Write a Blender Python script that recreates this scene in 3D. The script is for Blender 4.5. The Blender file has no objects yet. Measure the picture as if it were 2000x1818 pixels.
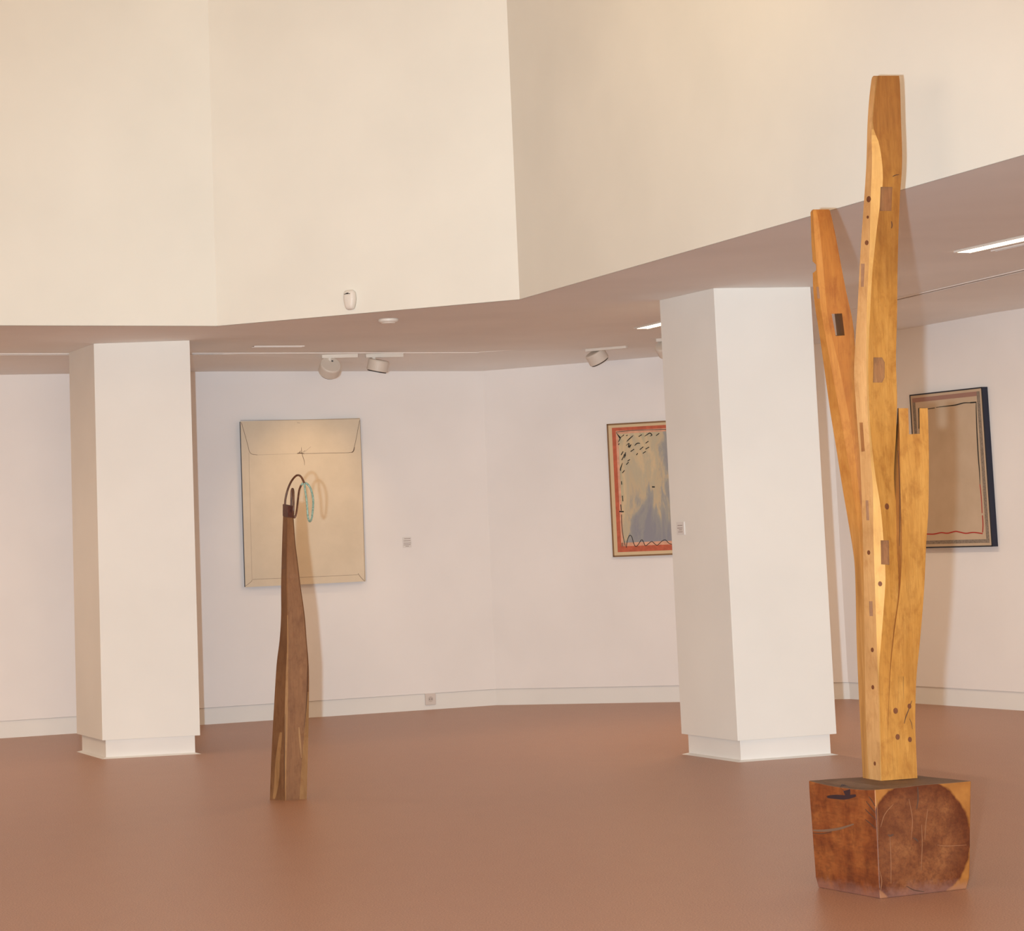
import bpy, bmesh, math, random
from mathutils import Vector, Matrix
from mathutils.bvhtree import BVHTree
random.seed(7)
C = bpy.context.scene.collection

# ------------------------------------------------------------------ camera
F, PX, PY = 4500.0, 1000.0, 505.0
TH, RO = math.atan(0.117), math.atan(0.0433)
EYE = Vector((0, 0, 1.5))
r0 = Vector((1, 0, 0)); u0 = Vector((0, -math.sin(TH), math.cos(TH))); f0 = Vector((0, math.cos(TH), math.sin(TH)))
CR = r0 * math.cos(RO) - u0 * math.sin(RO)
CU = r0 * math.sin(RO) + u0 * math.cos(RO)
cam = bpy.data.cameras.new('camera'); cam_o = bpy.data.objects.new('camera', cam); C.objects.link(cam_o)
M = Matrix((CR, CU, -f0)).transposed().to_4x4(); M.translation = EYE
cam_o.matrix_world = M
cam.sensor_fit = 'HORIZONTAL'; cam.sensor_width = 36; cam.lens = 36 * F / 2000
cam.shift_y = -(909 - PY) / 2000; cam.clip_start = 0.1; cam.clip_end = 200
bpy.context.scene.camera = cam_o

# ------------------------------------------------------------------ world, light, exposure
sc = bpy.context.scene
sc.view_settings.view_transform = 'Standard'; sc.view_settings.look = 'None'
sc.view_settings.gamma = 1; sc.view_settings.use_curve_mapping = False
sc.view_settings.exposure = 0.0
w = bpy.data.worlds.new('world'); sc.world = w; w.use_nodes = True
w.node_tree.nodes['Background'].inputs[0].default_value = (1, .75, .5, 1)
w.node_tree.nodes['Background'].inputs[1].default_value = 0.0

def light(name, kind, loc, power, color, target=None, **kw):
    d = bpy.data.lights.new(name, kind); d.energy = power; d.color = color
    for k, v in kw.items(): setattr(d, k, v)
    o = bpy.data.objects.new(name, d); C.objects.link(o); o.location = loc
    if target is not None:
        o.rotation_euler = (Vector(target) - Vector(loc)).to_track_quat('-Z', 'Y').to_euler()
    return o
# added warm fill from behind the camera, unseen, set out as a window row
light('rear_fill_light', 'AREA', (-2.0, -5.8, 1.1), 1444, (1.000, 0.789, 0.539), (-2.0, 10, 2.4), shape='RECTANGLE', size=18, size_y=2.0)
# the camera's flash, beside the lens
light('camera_flash', 'SPOT', EYE + Vector((-.26, 0, -.045)), 4375, (0.632, 0.851, 1.000), (0.1, 15, 1.0),
      spot_size=math.radians(56), spot_blend=.9, shadow_soft_size=.035)
# gallery spotlight high in the hall, washing the upper wall
light('hall_spotlight', 'SPOT', (-1.6, 9.0, 6.3), 190, (1.000, 0.764, 0.400), (1.35, 12.0, 4.9),
      spot_size=math.radians(55), spot_blend=1.0, shadow_soft_size=.1)

# ------------------------------------------------------------------ pixel helpers (2000 x 1818)
def ray(x, y): return (CR * ((x - PX) / F) - CU * ((y - PY) / F) + f0)
def at_z(x, y, z):
    d = ray(x, y); return EYE + d * ((z - EYE.z) / d.z)
def at_y(x, y, Y):
    d = ray(x, y); return EYE + d * (Y / d.y)
class Wall:
    """vertical plane through two ground points, facing the camera"""
    def __init__(s, a, b):
        s.a = Vector((a[0], a[1], 0)); s.d = (Vector((b[0], b[1], 0)) - s.a).normalized()
        s.n = Vector((s.d.y, -s.d.x, 0))
        if s.n.dot(EYE - s.a) < 0: s.n = -s.n
    def hit(s, x, y, off=0.0):
        d = ray(x, y); P = s.a + s.n * off
        return EYE + d * ((P - EYE).dot(s.n) / d.dot(s.n))

# ------------------------------------------------------------------ materials
def mat(name, col, rough=.6, metal=0, spec=.5, emit=None, strength=0):
    m = bpy.data.materials.new(name); m.use_nodes = True
    b = m.node_tree.nodes['Principled BSDF']
    b.inputs['Base Color'].default_value = (*col, 1); b.inputs['Roughness'].default_value = rough
    b.inputs['Metallic'].default_value = metal; b.inputs['Specular IOR Level'].default_value = spec
    if emit: b.inputs['Emission Color'].default_value = (*emit, 1); b.inputs['Emission Strength'].default_value = strength
    return m
def N(m, t, **kw):
    n = m.node_tree.nodes.new(t)
    for k, v in kw.items(): setattr(n, k, v)
    return n
def L(m, a, b): m.node_tree.links.new(a, b)
def ramp(m, fac, stops):
    r = N(m, 'ShaderNodeValToRGB'); L(m, fac, r.inputs[0])
    el = r.color_ramp.elements
    while len(el) < len(stops): el.new(.5)
    for e, (p, c) in zip(el, stops): e.position = p; e.color = (*c, 1)
    return r.outputs[0]
def noise(m, scale, sc3=(1, 1, 1), detail=4, rough=.5, dist=0, rot=(0, 0, 0)):
    tc = N(m, 'ShaderNodeTexCoord'); mp = N(m, 'ShaderNodeMapping')
    mp.inputs['Scale'].default_value = sc3; mp.inputs['Rotation'].default_value = rot
    L(m, tc.outputs['Object'], mp.inputs[0])
    n = N(m, 'ShaderNodeTexNoise'); n.inputs['Scale'].default_value = scale; n.inputs['Detail'].default_value = detail
    n.inputs['Roughness'].default_value = rough; n.inputs['Distortion'].default_value = dist
    L(m, mp.outputs[0], n.inputs['Vector']); return n.outputs[0]
def mixc(m, fac, a, b, mode='MIX'):
    x = N(m, 'ShaderNodeMix', data_type='RGBA', blend_type=mode)
    if isinstance(fac, (int, float)): x.inputs[0].default_value = fac
    else: L(m, fac, x.inputs[0])
    for i, v in ((6, a), (7, b)):
        if isinstance(v, tuple): x.inputs[i].default_value = (*v, 1)
        else: L(m, v, x.inputs[i])
    return x.outputs[2]
def math_n(m, op, a, b=None):
    x = N(m, 'ShaderNodeMath', operation=op)
    for i, v in ((0, a), (1, b)):
        if v is None: continue
        if isinstance(v, (int, float)): x.inputs[i].default_value = v
        else: L(m, v, x.inputs[i])
    return x.outputs[0]
def base(m): return m.node_tree.nodes['Principled BSDF'].inputs['Base Color']
def bump(m, h, strength=.2, dist=.01):
    b = N(m, 'ShaderNodeBump'); b.inputs['Strength'].default_value = strength; b.inputs['Distance'].default_value = dist
    L(m, h, b.inputs['Height']); L(m, b.outputs[0], m.node_tree.nodes['Principled BSDF'].inputs['Normal'])

def paint(name, col, var=.03):
    m = mat(name, col, .85, spec=.25)
    n = noise(m, 1.3, detail=3)
    L(m, ramp(m, n, [(.3, tuple(c * (1 - var) for c in col)), (.7, tuple(min(c * (1 + var), .95) for c in col))]), base(m))
    bump(m, noise(m, 260, detail=2), .06, .002)
    return m
M_WALL = paint('wall_paint', (.84, .80, .79))
M_WALLU = paint('upper_wall_toned_down', (.80, .772, .705))  # darker and creamier than the lower walls, to offset excess light up there
M_CEIL = paint('ceiling_paint', (.92, .905, .885))
M_BASE = paint('skirting_paint', (.80, .775, .75))
M_COL = paint('column_paint', (.80, .775, .74))

M_FLOOR = mat('floor_linoleum', (.3, .16, .1), .42, spec=.45)
n1 = noise(M_FLOOR, .55, detail=4); n2 = noise(M_FLOOR, 9, (1, .45, 1), detail=6, rough=.7); n3 = noise(M_FLOOR, 140, detail=3, rough=.7)
c1 = ramp(M_FLOOR, n1, [(.25, (.41, .20, .125)), (.75, (.47, .245, .155))])
c2 = mixc(M_FLOOR, .35, c1, ramp(M_FLOOR, n2, [(.3, (.38, .18, .11)), (.7, (.50, .265, .17))]))
c3 = mixc(M_FLOOR, .50, c2, ramp(M_FLOOR, n3, [(.38, (.27, .125, .072)), (.62, (.61, .335, .22))]))
L(M_FLOOR, c3, base(M_FLOOR)); bump(M_FLOOR, n3, .04, .002)

def wood(name, dark, mid, pale, grain=34, blot=3.6, rot=(0, 0, 0), rough=.62, sc3=(1, 1, .06), off=0.0, mott=17, foot=None, head=None):
    m = mat(name, mid, rough, spec=.22)
    g = noise(m, grain, sc3, detail=7, rough=.62, dist=.4, rot=rot)
    fine = noise(m, grain * 6, sc3, detail=3, rough=.6, rot=rot)
    bl = noise(m, blot, (1, 1, .5), detail=5, rough=.6, dist=.5, rot=rot)
    mo = noise(m, mott, (1, 1, .55), detail=5, rough=.7, dist=.3, rot=rot)
    a = ramp(m, g, [(.30, tuple(.75 * d + .25 * q for d, q in zip(dark, mid))), (.5, mid), (.70, tuple(.3 * d + .7 * q for d, q in zip(mid, pale)))])
    b = mixc(m, .5, a, ramp(m, bl, [(.32, tuple(d * .9 for d in dark)), (.46, mid), (.62, pale)]))
    b = mixc(m, ramp(m, mo, [(.30, (.55,) * 3), (.50, (0, 0, 0))]), b, (dark[0] * .95, dark[1] * .80, dark[2] * .7))
    c = mixc(m, ramp(m, fine, [(.35, (.30,) * 3), (.55, (0, 0, 0))]), b, dark)
    if foot:                                   # paler planed wood towards the foot of the limb
        tc = N(m, 'ShaderNodeTexCoord'); sx = N(m, 'ShaderNodeSeparateXYZ'); L(m, tc.outputs['Object'], sx.inputs[0])
        h = math_n(m, 'ADD', sx.outputs[2], math_n(m, 'MULTIPLY', bl, .5))
        c = mixc(m, ramp(m, math_n(m, 'MULTIPLY', h, .4), [(.50, (1, 1, 1)), (.72, (0, 0, 0))]), c, ramp(m, g, [(.3, foot[0]), (.5, foot[1]), (.7, foot[2])]))
    if head:                                   # old dark stain on the top of the timber
        tc = N(m, 'ShaderNodeTexCoord'); sx = N(m, 'ShaderNodeSeparateXYZ'); L(m, tc.outputs['Object'], sx.inputs[0])
        sn = noise(m, 9, (1, 1, .35), detail=6, rough=.65, dist=.6)
        h = math_n(m, 'ADD', sx.outputs[2], math_n(m, 'MULTIPLY', math_n(m, 'SUBTRACT', sn, .5), 1.3))
        c = mixc(m, ramp(m, math_n(m, 'MULTIPLY', h, 1 / 4.0), [(head - .05, (0, 0, 0)), (head + .09, (.75,) * 3)]), c, ramp(m, g, [(.3, (.16, .052, .014)), (.7, (.30, .115, .026))]))
    L(m, c, base(m)); bump(m, g, .15, .004)
    return m
M_STEM = wood('honey_timber', (.24, .092, .017), (.42, .185, .036), (.53, .265, .065), head=.66)
M_STEMR = wood('honey_timber_short_limb', (.24, .092, .017), (.42, .185, .036), (.53, .265, .065))
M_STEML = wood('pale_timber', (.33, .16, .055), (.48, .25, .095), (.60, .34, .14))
M_LIMBM = wood('orange_timber_edge', (.27, .09, .016), (.40, .155, .03), (.50, .22, .05), foot=((.30, .13, .035), (.42, .20, .06), (.52, .27, .10)))
M_SAP = wood('sapwood', (.46, .24, .075), (.60, .33, .10), (.70, .43, .17))
FT = ((.30, .13, .035), (.42, .20, .06), (.52, .27, .10))
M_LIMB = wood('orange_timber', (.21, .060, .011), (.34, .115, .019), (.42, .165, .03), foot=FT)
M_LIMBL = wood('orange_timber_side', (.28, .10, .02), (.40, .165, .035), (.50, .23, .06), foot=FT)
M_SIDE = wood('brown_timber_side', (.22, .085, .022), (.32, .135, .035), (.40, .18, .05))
M_GREY = wood('greyed_old_timber', (.20, .10, .05), (.30, .155, .085), (.37, .20, .12))
M_TEAK = wood('brown_timber', (.125, .052, .021), (.205, .092, .038), (.27, .125, .052), grain=50)
M_TEAKL = wood('brown_timber_left', (.115, .050, .022), (.18, .083, .037), (.26, .125, .055), grain=50)
M_TEAKP = wood('brown_timber_pale_edge', (.21, .10, .04), (.31, .165, .070), (.39, .21, .09), grain=50)
M_PEG = wood('dark_peg', (.09, .030, .012), (.15, .05, .02), (.20, .075, .03), grain=90)
M_MORT = wood('mortise_timber', (.14, .048, .013), (.25, .098, .030), (.34, .15, .052), grain=60)
M_CUFF = mat('rusty_leather', (.085, .026, .016), .6)
L(M_CUFF, ramp(M_CUFF, noise(M_CUFF, 60), [(.3, (.06, .016, .012)), (.7, (.13, .04, .024))]), base(M_CUFF))
M_BLACK = mat('black_edge', (.010, .012, .022), .5)
M_NAVY = mat('navy_edge', (.012, .015, .035), .5)
M_BROWNF = mat('brown_frame_edge', (.22, .11, .04), .5)
M_INK = mat('ink', (.02, .018, .016), .8)
M_PENCIL = mat('pencil', (.17, .11, .08), .9)
M_FAINT = mat('faint_pencil', (.42, .32, .25), .9)
M_WHITE = mat('white_plastic', (.76, .70, .64), .45)
M_LAMPW = mat('lamp_housing_white', (.68, .60, .53), .5)
M_DK = mat('dark_plastic', (.02, .018, .018), .5)
M_EMIT = mat('lamp_diffuser', (.9, .85, .7), .5, emit=(1, .86, .58), strength=9)
M_RED = mat('red_paint', (.50, .115, .06), .8)
M_PINK = mat('pink_paint', (.68, .36, .24), .8)
M_REDL = mat('crimson_line', (.40, .02, .015), .8)
M_CORNER = mat('slot_edge', (.86, .80, .76), .6)
M_SLOT = mat('slot_painted_shade', (.30, .22, .18), .8)  # shade inside the slots put into the colour of a flat strip
for mm in (M_RED, M_PINK):
    col = tuple(base(mm).default_value)[:3]
    L(mm, ramp(mm, noise(mm, 25), [(.3, tuple(c * .85 for c in col)), (.7, tuple(c * 1.15 for c in col))]), base(mm))

# ------------------------------------------------------------------ object helpers
def props(o, label=None, cat=None, group=None, kind=None):
    if label: o['label'] = label
    if cat: o['category'] = cat
    if group: o['group'] = group
    if kind: o['kind'] = kind
    return o
def root(name, loc, label, cat, group=None):
    o = bpy.data.objects.new(name, None); C.objects.link(o); o.location = loc; o.empty_display_size = .1
    return props(o, label, cat, group)
def org(o):
    v = Vector((0, 0, 0))
    while o is not None: v = v + Vector(o.location); o = o.parent
    return v
def obj(name, bm, mats, parent=None, smooth=False, bevel=0, label=None):
    """world-space bmesh -> ONE mesh object, under parent if given"""
    if not isinstance(mats, (list, tuple)): mats = [mats]
    bmesh.ops.recalc_face_normals(bm, faces=bm.faces)
    if parent is not None:
        bmesh.ops.translate(bm, verts=bm.verts, vec=-org(parent))
    if smooth:
        for f in bm.faces: f.smooth = True
    me = bpy.data.meshes.new(name); bm.to_mesh(me); bm.free()
    for m in mats: me.materials.append(m)
    o = bpy.data.objects.new(name, me); C.objects.link(o)
    if parent is not None: o.parent = parent
    if bevel:
        b = o.modifiers.new('bevel', 'BEVEL'); b.width = bevel; b.segments = 2; b.limit_method = 'ANGLE'; b.angle_limit = .6
    if label: o['label'] = label
    return o
def hull_quad(bm, pts, mi=0):
    f = bm.faces.new([bm.verts.new(p) for p in pts]); f.material_index = mi; return f
def prism(bm, a, b, mi=0):
    """solid between two matching rings of points"""
    va = [bm.verts.new(p) for p in a]; vb = [bm.verts.new(p) for p in b]; n = len(a)
    fs = [bm.faces.new(va), bm.faces.new(vb[::-1])]
    for i in range(n): fs.append(bm.faces.new([va[i], vb[i], vb[(i + 1) % n], va[(i + 1) % n]]))
    for f in fs: f.material_index = mi
    return fs
def box(bm, o, ax, ay, az, mi=0):
    o, ax, ay, az = map(Vector, (o, ax, ay, az))
    return prism(bm, [o, o + ax, o + ax + ay, o + ay], [o + az, o + ax + az, o + ax + ay + az, o + ay + az], mi)
def up(p, z): return Vector((p[0], p[1], z))
def poly_up(bm, pts, z0, z1, mi=0): return prism(bm, [up(p, z0) for p in pts], [up(p, z1) for p in pts], mi)
def lathe(bm, prof, c, axis, seg=32, mi=0, cap=True):
    axis = Vector(axis).normalized(); e1 = axis.orthogonal().normalized(); e2 = axis.cross(e1); c = Vector(c)
    rings = [[bm.verts.new(c + axis * h + (e1 * math.cos(t) + e2 * math.sin(t)) * r)
              for t in [2 * math.pi * k / seg for k in range(seg)]] for r, h in prof]
    for A, B in zip(rings, rings[1:]):
        for k in range(seg):
            f = bm.faces.new([A[k], A[(k + 1) % seg], B[(k + 1) % seg], B[k]]); f.material_index = mi
    if cap:
        for R in (rings[0], rings[-1]): f = bm.faces.new(R); f.material_index = mi
def tube(bm, pts, r, seg=10, mi=None):
    pts = [Vector(p) for p in pts]; prev = None; n0 = None
    rings = []
    for i, p in enumerate(pts):
        t = (pts[min(i + 1, len(pts) - 1)] - pts[max(i - 1, 0)]).normalized()
        n0 = (t.orthogonal() if n0 is None else n0 - t * n0.dot(t)).normalized(); b = t.cross(n0)
        rings.append([bm.verts.new(p + (n0 * math.cos(a) + b * math.sin(a)) * r) for a in [2 * math.pi * k / seg for k in range(seg)]])
    for i, (A, B) in enumerate(zip(rings, rings[1:])):
        for k in range(seg):
            f = bm.faces.new([A[k], A[(k + 1) % seg], B[(k + 1) % seg], B[k]]); f.smooth = True
            if mi: f.material_index = mi(i)
    bm.faces.new(rings[0]); bm.faces.new(rings[-1][::-1])
def catmull(pts, n=8):
    P = [pts[0]] + list(pts) + [pts[-1]]; out = []
    for i in range(1, len(P) - 2):
        for k in range(n):
            t = k / n
            out.append(tuple(.5 * ((2 * b) + (-a + c) * t + (2 * a - 5 * b + 4 * c - d) * t * t + (-a + 3 * b - 3 * c + d) * t ** 3)
                             for a, b, c, d in zip(P[i - 1], P[i], P[i + 1], P[i + 2])))
    out.append(tuple(pts[-1])); return out
def interp(tr, y):
    if y <= tr[0][0]: return tr[0][1]
    for (a, va), (b, vb) in zip(tr, tr[1:]):
        if y <= b:
            t = (y - a) / (b - a); return va + (vb - va) * t
    return tr[-1][1]

# ------------------------------------------------------------------ the building
GZ = 2.96                                             # soffit height
def g(x, y, z=0): p = at_z(x, y, z); return (p.x, p.y)
# back walls, from their foot lines
A0 = g(0, 1442); A1 = g(970, 1377)
B1 = g(1660, 1365)
Cc = g(2000, 1388)
def ext(a, b, k):                                     # point beyond b by k metres on the line a->b
    a = Vector(a); b = Vector(b); return tuple(b + (b - a).normalized() * k)
WLx = ext(A1, A0, 7.0); WRx = ext(B1, Cc, 20.0)
WL, WM, WR = Wall(A0, A1), Wall(A1, B1), Wall(B1, Cc)
# soffit edge (foot of the upper walls)
S0 = g(0, 636, GZ); S1 = g(424, 637, GZ); S2 = g(1015, 585, GZ); S3 = g(2000, 303, GZ)
SLx = ext(S1, S0, 5.5); SRx = ext(S2, S3, 15.0)
BY = -6.0
print('walls', A0, A1, B1, Cc); print('soffit', S0, S1, S2, S3)

bm = bmesh.new()
FLP = [(-16, BY), (WRx[0], BY), WRx, B1, A1, A0, WLx, (-16, WLx[1])]
poly_up(bm, [Vector((p[0], p[1])) for p in FLP], -.12, 0)
props(obj('floor', bm, M_FLOOR), kind='structure')

def wall_seg(name, a, b, z0, z1a, z1b=None, thick=.15, m=M_WALL, off=0.0):
    z1b = z1a if z1b is None else z1b
    W = Wall(a, b); a = Vector((*a, 0)) + W.n * off; b = Vector((*b, 0)) + W.n * off; t = -W.n * thick
    bm = bmesh.new()
    prism(bm, [up(a, z0), up(b, z0), up(b, z1b), up(a, z1a)], [up(a + t, z0), up(b + t, z0), up(b + t, z1b), up(a + t, z1a)])
    return props(obj(name, bm, m), kind='structure')
BBH = .137
ZW = {'x': 2.97, 'a': 2.95, 'b': 2.874, 'c': 2.925, 'd': 2.96}
wall_seg('wall_back_left', WLx, A1, BBH, 3.1, off=.012)
wall_seg('wall_back', A1, B1, BBH, 3.1, off=.012)
wall_seg('wall_right', B1, WRx, BBH, 3.1, off=.012)
wall_seg('baseboard_back_left', WLx, A1, 0, BBH - .002, m=M_BASE)
wall_seg('baseboard_back', A1, B1, 0, BBH - .002, m=M_BASE)
wall_seg('baseboard_right', B1, WRx, 0, BBH - .002, m=M_BASE)
wall_seg('wall_upper_far_left', SLx, S1, GZ + .002, 7.0, thick=.12, m=M_WALLU)
wall_seg('wall_upper_left', S1, S2, GZ + .002, 7.0, thick=.12, m=M_WALLU)
wall_seg('wall_upper_right', S2, SRx, GZ + .002, 7.0, thick=.12, m=M_WALLU)
# behind and beside the camera
wall_seg('wall_left', (-16, BY), (-16, WLx[1]), 0, 7.0)
wall_seg('wall_front', (-16, BY), (WRx[0], BY), 0, 7.0)
wall_seg('wall_far_right', (WRx[0], BY), WRx, 0, 3.1)
wall_seg('wall_upper_side', (-12.5, BY), SLx, GZ + .002, 7.0, thick=.12, m=M_WALLU)

bm = bmesh.new()  # added unseen window bars to go with the rear fill light
for i in range(10): box(bm, (-11 + i * 2 - .03, BY + .002, .1), (.06, 0, 0), (0, .05, 0), (0, 0, 2.0))
for z in (.1, 2.05): box(bm, (-11.03, BY + .002, z), (18.06, 0, 0), (0, .06, 0), (0, 0, .05))
props(obj('added_window_1', bm, M_BASE), kind='structure')

# lower ceiling: level from the soffit edge to the slot line, then falling slightly to the walls
T0 = g(0, 691, GZ); T1 = g(930, 687, GZ); T2 = g(1300, 661, GZ); T3 = g(1755, 582, GZ); T4 = g(2000, 527, GZ)
TLx = ext(T1, T0, 6.5); TRx = ext(T3, T4, 16.0)
bm = bmesh.new()
def V(p, z): return Vector((p[0], p[1], z))
mid = lambda a, b, t: tuple(Vector(a) * (1 - t) + Vector(b) * t)
def strip(A, B):
    n = len(A); va = [bm.verts.new(p) for p in A]; vb = [bm.verts.new(p) for p in B]
    for i in range(n - 1): bm.faces.new([va[i], va[i + 1], vb[i + 1], vb[i]])
wallpt = lambda a, b, t, z: V(mid(a, b, t), z)
r1 = [V(SLx, GZ), V(S1, GZ), V(S2, GZ), V(mid(S2, S3, .45), GZ), V(S3, GZ), V(SRx, GZ)]
r2 = [V(TLx, GZ), V(mid(T0, T1, .43), GZ), V(T1, GZ), V(T3, GZ), V(T4, GZ), V(TRx, GZ)]
r3 = [V(WLx, ZW['x']), V(mid(A0, A1, .43), 2.92), V(A1, ZW['b']), V(B1, 2.915), V(Cc, ZW['d']), V(WRx, ZW['d'])]
strip(r1, r2); strip(r2, r3)
hull_quad(bm, [V(SLx, GZ), V(WLx, GZ), V((-16, WLx[1]), GZ), V((-16, BY), GZ), V((-12.5, BY), GZ)])
hull_quad(bm, [V(SRx, GZ), V(TRx, GZ), V(WRx, GZ), V((WRx[0], BY), GZ)] if SRx[1] > BY else [V(SRx, GZ), V(TRx, GZ), V(WRx, GZ)])
bmesh.ops.remove_doubles(bm, verts=bm.verts, dist=.0005)
props(obj('ceiling', bm, M_CEIL), kind='structure')
bm = bmesh.new()
poly_up(bm, [Vector(p) for p in [(-16, BY), (max(SRx[0], 9), BY), SRx, S3, S2, S1, SLx, (-16, SLx[1])]], 7.0, 7.15)
props(obj('ceiling_upper', bm, M_CEIL), kind='structure')

# slots in the ceiling: two fine pale lips, the shade of the gap painted as a darker strip
def slot(n, a, b, wdt, lip=.006):
    a = Vector((*a, GZ)); b = Vector((*b, GZ)); d = (b - a).normalized(); s = Vector((-d.y, d.x, 0)); bm = bmesh.new()
    for k in (-1, 1): box(bm, a + s * (k * wdt / 2 - lip / 2) - Vector((0, 0, .007)), b - a, s * lip, (0, 0, .0065), 0)
    box(bm, a - s * wdt / 2 - Vector((0, 0, .003)), b - a, s * wdt, (0, 0, .002), 1)
    return props(obj('trim_%d' % n, bm, [M_CORNER, M_SLOT]), kind='structure')
slot(1, g(-40, 691, GZ), g(930, 688.5, GZ), .085, .012)
slot(2, g(1085, 678, GZ), g(1420, 651, GZ), .05, .012)
slot(3, g(1640, 609.5, GZ), g(2100, 503.5, GZ), .05, .009)
slot(4, g(494, 676, GZ), g(592, 675.5, GZ), .06, .008)
slot(5, g(1940, 489, GZ), g(2060, 462.5, GZ), .03, .006)
bm = bmesh.new()
a = V(g(935, 687, GZ), GZ - .004); b = V(g(1085, 677.5, GZ), GZ - .004); box(bm, a, b - a, (0, .02, 0), (0, 0, .0035))
props(obj('trim_6', bm, M_CORNER), kind='structure')

# ------------------------------------------------------------------ columns
def column(n_label, p0, p1, p2, top):
    a, b, c = (Vector(g(*p, .13)) for p in (p0, p1, p2)); d = a + c - b
    q = [a, b, c, d]; cen = (a + c) / 2
    r = root('column', (cen.x, cen.y, 0), n_label, 'column')
    bm = bmesh.new(); poly_up(bm, q, .13, top)
    obj('shaft', bm, M_COL, r, bevel=.002)
    def inset(k):
        out = []
        for i in range(4):
            e1 = (q[i] - q[i - 1]).normalized(); e2 = (q[(i + 1) % 4] - q[i]).normalized()
            out.append(q[i] + (-e1 + e2) * k)
        return out
    bm = bmesh.new(); poly_up(bm, inset(.03), .007, .13)
    obj('plinth', bm, M_BASE, r)
    bm = bmesh.new(); A = inset(-.004); B = inset(.03)
    prism(bm, [up(p, 0.0) for p in A], [up(p, .010) for p in B])
    obj('floor_trim', bm, M_BASE, r)
    return q
colL = column('white square column left of the curved brown timber sculpture', (150, 1433), (200, 1446), (391, 1436), GZ)
colR = column('white square column standing just left of the tall forked timber sculpture', (1331, 1433), (1441, 1447), (1634, 1433), GZ)
print('colL', colL, 'colR', colR)

# ------------------------------------------------------------------ lofted timbers
def loft(rows, back, z_floor=None, last=3):
    """rows: list of (y, [(x, Y), ...]) front points left to right; back: metres of depth; returns bmesh"""
    bm = bmesh.new(); rings = []
    for y, pts in rows:
        fr = [at_y(x, y, Y) for x, Y in pts]
        ymax = max(Y for _, Y in pts)
        l, r = fr[0].copy(), fr[-1].copy()
        def pushed(p, Y2, inset):
            q = EYE + (p - EYE) * (Y2 / (p - EYE).y); return q + Vector((inset, 0, p.z - q.z))
        l2 = pushed(l, ymax + back, .012); r2 = pushed(r, ymax + back, -.012)
        ring = fr + [r2, l2]
        if z_floor is not None:
            for p in ring:
                if p.z < z_floor: p.z = z_floor
        rings.append([bm.verts.new(p) for p in ring])
    n = len(rings[0])
    for A, B in zip(rings, rings[1:]):
        for i in range(n):
            try: f = bm.faces.new([A[i], A[(i + 1) % n], B[(i + 1) % n], B[i]]); f.material_index = i if i < len(rows[0][1]) - 1 else last; f.smooth = True
            except ValueError: pass
    bm.faces.new(rings[0]).material_index = 1; bm.faces.new(rings[-1][::-1]).material_index = 1
    return bm
def rows_of(tracks, ys):
    return [(y, [(interp(tx, y), interp(tY, y)) for tx, tY in tracks]) for y in ys]
def smooth_track(tr):
    tr = sorted(tr); return [(b[0], b[1]) for b in catmull(tr, 5)]
def cut(o, cutters):
    for c in cutters:
        bmesh.ops.recalc_face_normals(c, faces=c.faces)
        me = bpy.data.meshes.new('cut'); c.to_mesh(me); c.free(); co = bpy.data.objects.new('cut', me); C.objects.link(co)
        bmesh_mat = bpy.data.materials.get('mortise_timber'); me.materials.append(bmesh_mat)
        m = o.modifiers.new('b', 'BOOLEAN'); m.operation = 'DIFFERENCE'; m.object = co; m.solver = 'EXACT'; m.material_mode = 'TRANSFER'
        dg = bpy.context.evaluated_depsgraph_get(); dg.update()
        new = bpy.data.meshes.new_from_object(o.evaluated_get(dg)); o.modifiers.clear()
        old = o.data; o.data = new; bpy.data.objects.remove(co); bpy.data.meshes.remove(me); bpy.data.meshes.remove(old)
def prism_px(poly, Y0, Y1, shift=(0, 0), loc=None):
    bm = bmesh.new(); loc = Vector((0, 0, 0))
    prism(bm, [at_y(x, y, Y0) - loc for x, y in poly], [at_y(x + shift[0], y + shift[1], Y1) - loc for x, y in poly])
    return bm
def bvh_of(objs):
    out = []
    for o in objs:
        me = o.data; off = org(o)
        out.append(BVHTree.FromPolygons([v.co + off for v in me.vertices], [tuple(p.vertices) for p in me.polygons]))
    return out
def shoot(trees, x, y):
    d = ray(x, y).normalized(); best = None
    for t in trees:
        h = t.ray_cast(EYE, d)
        if h[0] is not None and (best is None or h[3] < best[3]): best = h
    return best
def on_surface(trees, x, y, lift=0.0015):
    h = shoot(trees, x, y)
    if h is None: return None
    n = h[1] if h[1].dot(EYE - h[0]) > 0 else -h[1]
    return h[0] + n * lift, n

# ---- tall forked sculpture
fc = at_z(1718, 1756, 0); lc = at_z(1594, 1733, 0); rc = at_z(1893, 1736, 0); bc = lc + rc - fc
cen = (lc + rc) / 2
TS = root('forked_timber_sculpture', (cen.x, cen.y, 0), 'tall orange timber sculpture with three forked limbs rising from a dark wooden block', 'sculpture')
ZB = .421
tl = at_y(1579, 1524, lc.y); tf = at_y(1708, 1543, fc.y); tr_ = at_y(1898, 1527, rc.y)
tl.z = ZB + .006; tf.z = ZB; tr_.z = ZB
tb = tl + tr_ - tf; tb.z = ZB
bm = bmesh.new()
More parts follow.
